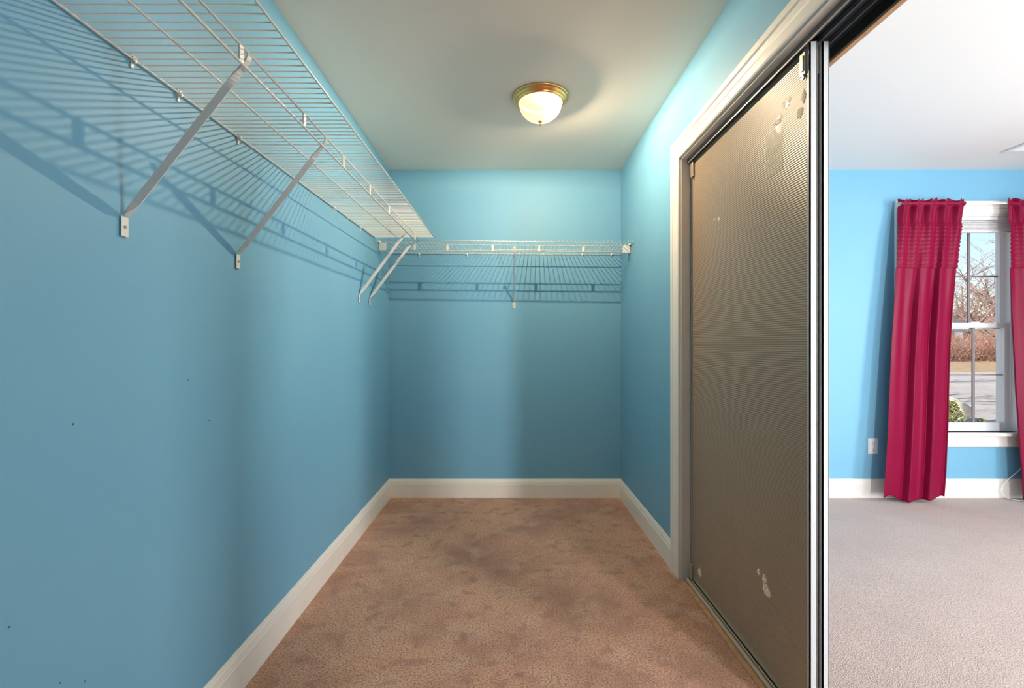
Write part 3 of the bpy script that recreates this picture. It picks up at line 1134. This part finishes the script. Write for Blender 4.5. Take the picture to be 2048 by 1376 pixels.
tree((15.75, 15.2, GZ), 21, 7.4, .15, 'nearest bare tree whose branches reach across the upper window panes', levels=4, kids=6, spread=.62, droop=.02)
tree((57.5, 61.0, .3), 22, 12, .20, 'tall bare tree standing at the back of the brush, left of the divider', levels=4)
tree((67, 66.5, .9), 23, 12, .18, 'bare tree behind the brush, right of the window divider', levels=4)
tree((73, 78, 2.4), 24, 15, .22, 'farthest tall bare tree against the sky', levels=4)
tree((5.2, 8.6, GZ), 27, 6.5, .14, 'bare tree close to the house, hidden by the left curtain', levels=3)
tree((9.0, 13.2, GZ), 25, 7.5, .16, 'bare tree by the near roadside, hidden by the left curtain', levels=3)
tree((14.5, 20.5, GZ), 26, 8, .18, 'bare tree by the far roadside, hidden by the left curtain', levels=3)

# tangled brush: nobody could count the twigs
rnd = random.Random(31)
V_, F_ = [], []
for k in range(9000):
    y = rnd.uniform(40, 52)
    x = y * rnd.uniform(.78, 1.12)
    h = rnd.uniform(1.2, 4.8) * (.6 + .4 * (y - 40) / 12)
    b = Vector((x, y, GZ + .05 + rnd.random() * h * .6))
    d = Vector((rnd.uniform(-1, 1), rnd.uniform(-.5, .5), rnd.uniform(.15, 1.1))).normalized()
    L_ = rnd.uniform(.6, 1.8)
    r = rnd.uniform(.010, .024)
    m_ = b + d * L_ * .5 + Vector((rnd.uniform(-.12, .12), 0, rnd.uniform(-.12, .12)))
    e = b + d * L_
    v, f = tube_data([b, m_, e], [r, r * .8, r * .3], 3, caps=False)
    o = len(V_)
    V_.extend(v)
    F_.extend([tuple(i + o for i in q) for q in f])
o = mesh('brush', V_, F_, 'brush_twig')
tag(o, 'tangled reddish brown bare brush beyond the road', 'brush')
o['kind'] = 'stuff'

# far house glimpsed through the brush
HS = tag(empty('far_house', (50.5, 55.5, .6)), 'pale grey house glimpsed through the bare brush', 'house')
part(box('house_wall', 47.5, 54.0, 56, 62, .6, 3.1, 'siding'), HS)
part(mesh('house_roof', [(47.1, 55.6, 3.1), (54.4, 55.6, 3.1), (54.4, 62.4, 3.1), (47.1, 62.4, 3.1), (47.1, 59, 4.7), (54.4, 59, 4.7)],
          [(0, 1, 5, 4), (3, 4, 5, 2), (0, 4, 3), (1, 2, 5), (0, 3, 2, 1)], 'shingle'), HS)
for x in (48.6, 50.6, 52.6):
    wn = part(box('house_window', x, x + .9, 55.93, 56.02, 1.4, 2.6, 'slot_dark'), HS)

# boulder and shrub right below the window view
bm = bmesh.new()
bmesh.ops.create_icosphere(bm, subdivisions=3, radius=1)
rr = random.Random(5)
for vv in bm.verts:
    c = vv.co
    nse = 1 + .16 * math.sin(3 * c.x + 1) * math.sin(4 * c.y) + .12 * math.sin(5 * c.z + 2 * c.x) + .05 * (rr.random() - .5)
    vv.co = Vector((c.x * .30, c.y * .28, c.z * .33)) * nse
o = from_bm('boulder', bm, 'rock', smooth=True)
o.location = (9.74, 10.6, GZ + .22)
tag(o, 'pale tan boulder outside at the bottom of the window', 'rock')


def shrub(loc, size, seed, n, label):
    rnd = random.Random(seed)
    root = tag(empty('shrub', loc), label, 'shrub', 'low shrubs outside')
    st_v, st_f, lv, lf = [], [], [], []
    for k in range(14):
        a = rnd.uniform(0, 6.28)
        e = Vector((math.cos(a) * size * .7 * rnd.random(), math.sin(a) * size * .7 * rnd.random(), size * rnd.uniform(.6, 1.1)))
        v, f = tube_data([Vector((0, 0, 0)), e * .5 + Vector((0, 0, .03)), e], [.008, .006, .003], 4, caps=False)
        o_ = len(st_v)
        st_v += v
        st_f += [tuple(i + o_ for i in q) for q in f]
    for k in range(n):
        a = rnd.uniform(0, 6.28)
        z = rnd.random()
        rad = size * .75 * math.sqrt(rnd.random()) * (1.05 - .75 * z)
        c = Vector((math.cos(a) * rad, math.sin(a) * rad, .03 + z * size * 1.15))
        d1_ = Vector((rnd.uniform(-1, 1), rnd.uniform(-1, 1), rnd.uniform(-.2, 1))).normalized() * .05
        d2_ = d1_.cross(Vector((rnd.uniform(-1, 1), rnd.uniform(-1, 1), .3))).normalized() * .014
        o_ = len(lv)
        lv += [c - d1_, c + d2_, c + d1_, c - d2_, c + d1_.cross(d2_).normalized() * .006]
        lf += [(o_, o_ + 1, o_ + 4), (o_ + 1, o_ + 2, o_ + 4), (o_ + 2, o_ + 3, o_ + 4), (o_ + 3, o_, o_ + 4)]
    s_ = mesh('stems', st_v, st_f, 'bark')
    s_.parent = root
    l_ = mesh('foliage', lv, lf, 'leaf_green')
    l_.parent = root
    l_['kind'] = 'stuff'


shrub((8.14, 9.0, GZ), .52, 41, 700, 'pointed olive green shrub under the window beside the boulder')
shrub((9.28, 9.5, GZ), .15, 42, 160, 'tiny green shrub at the lower edge of the window glass')
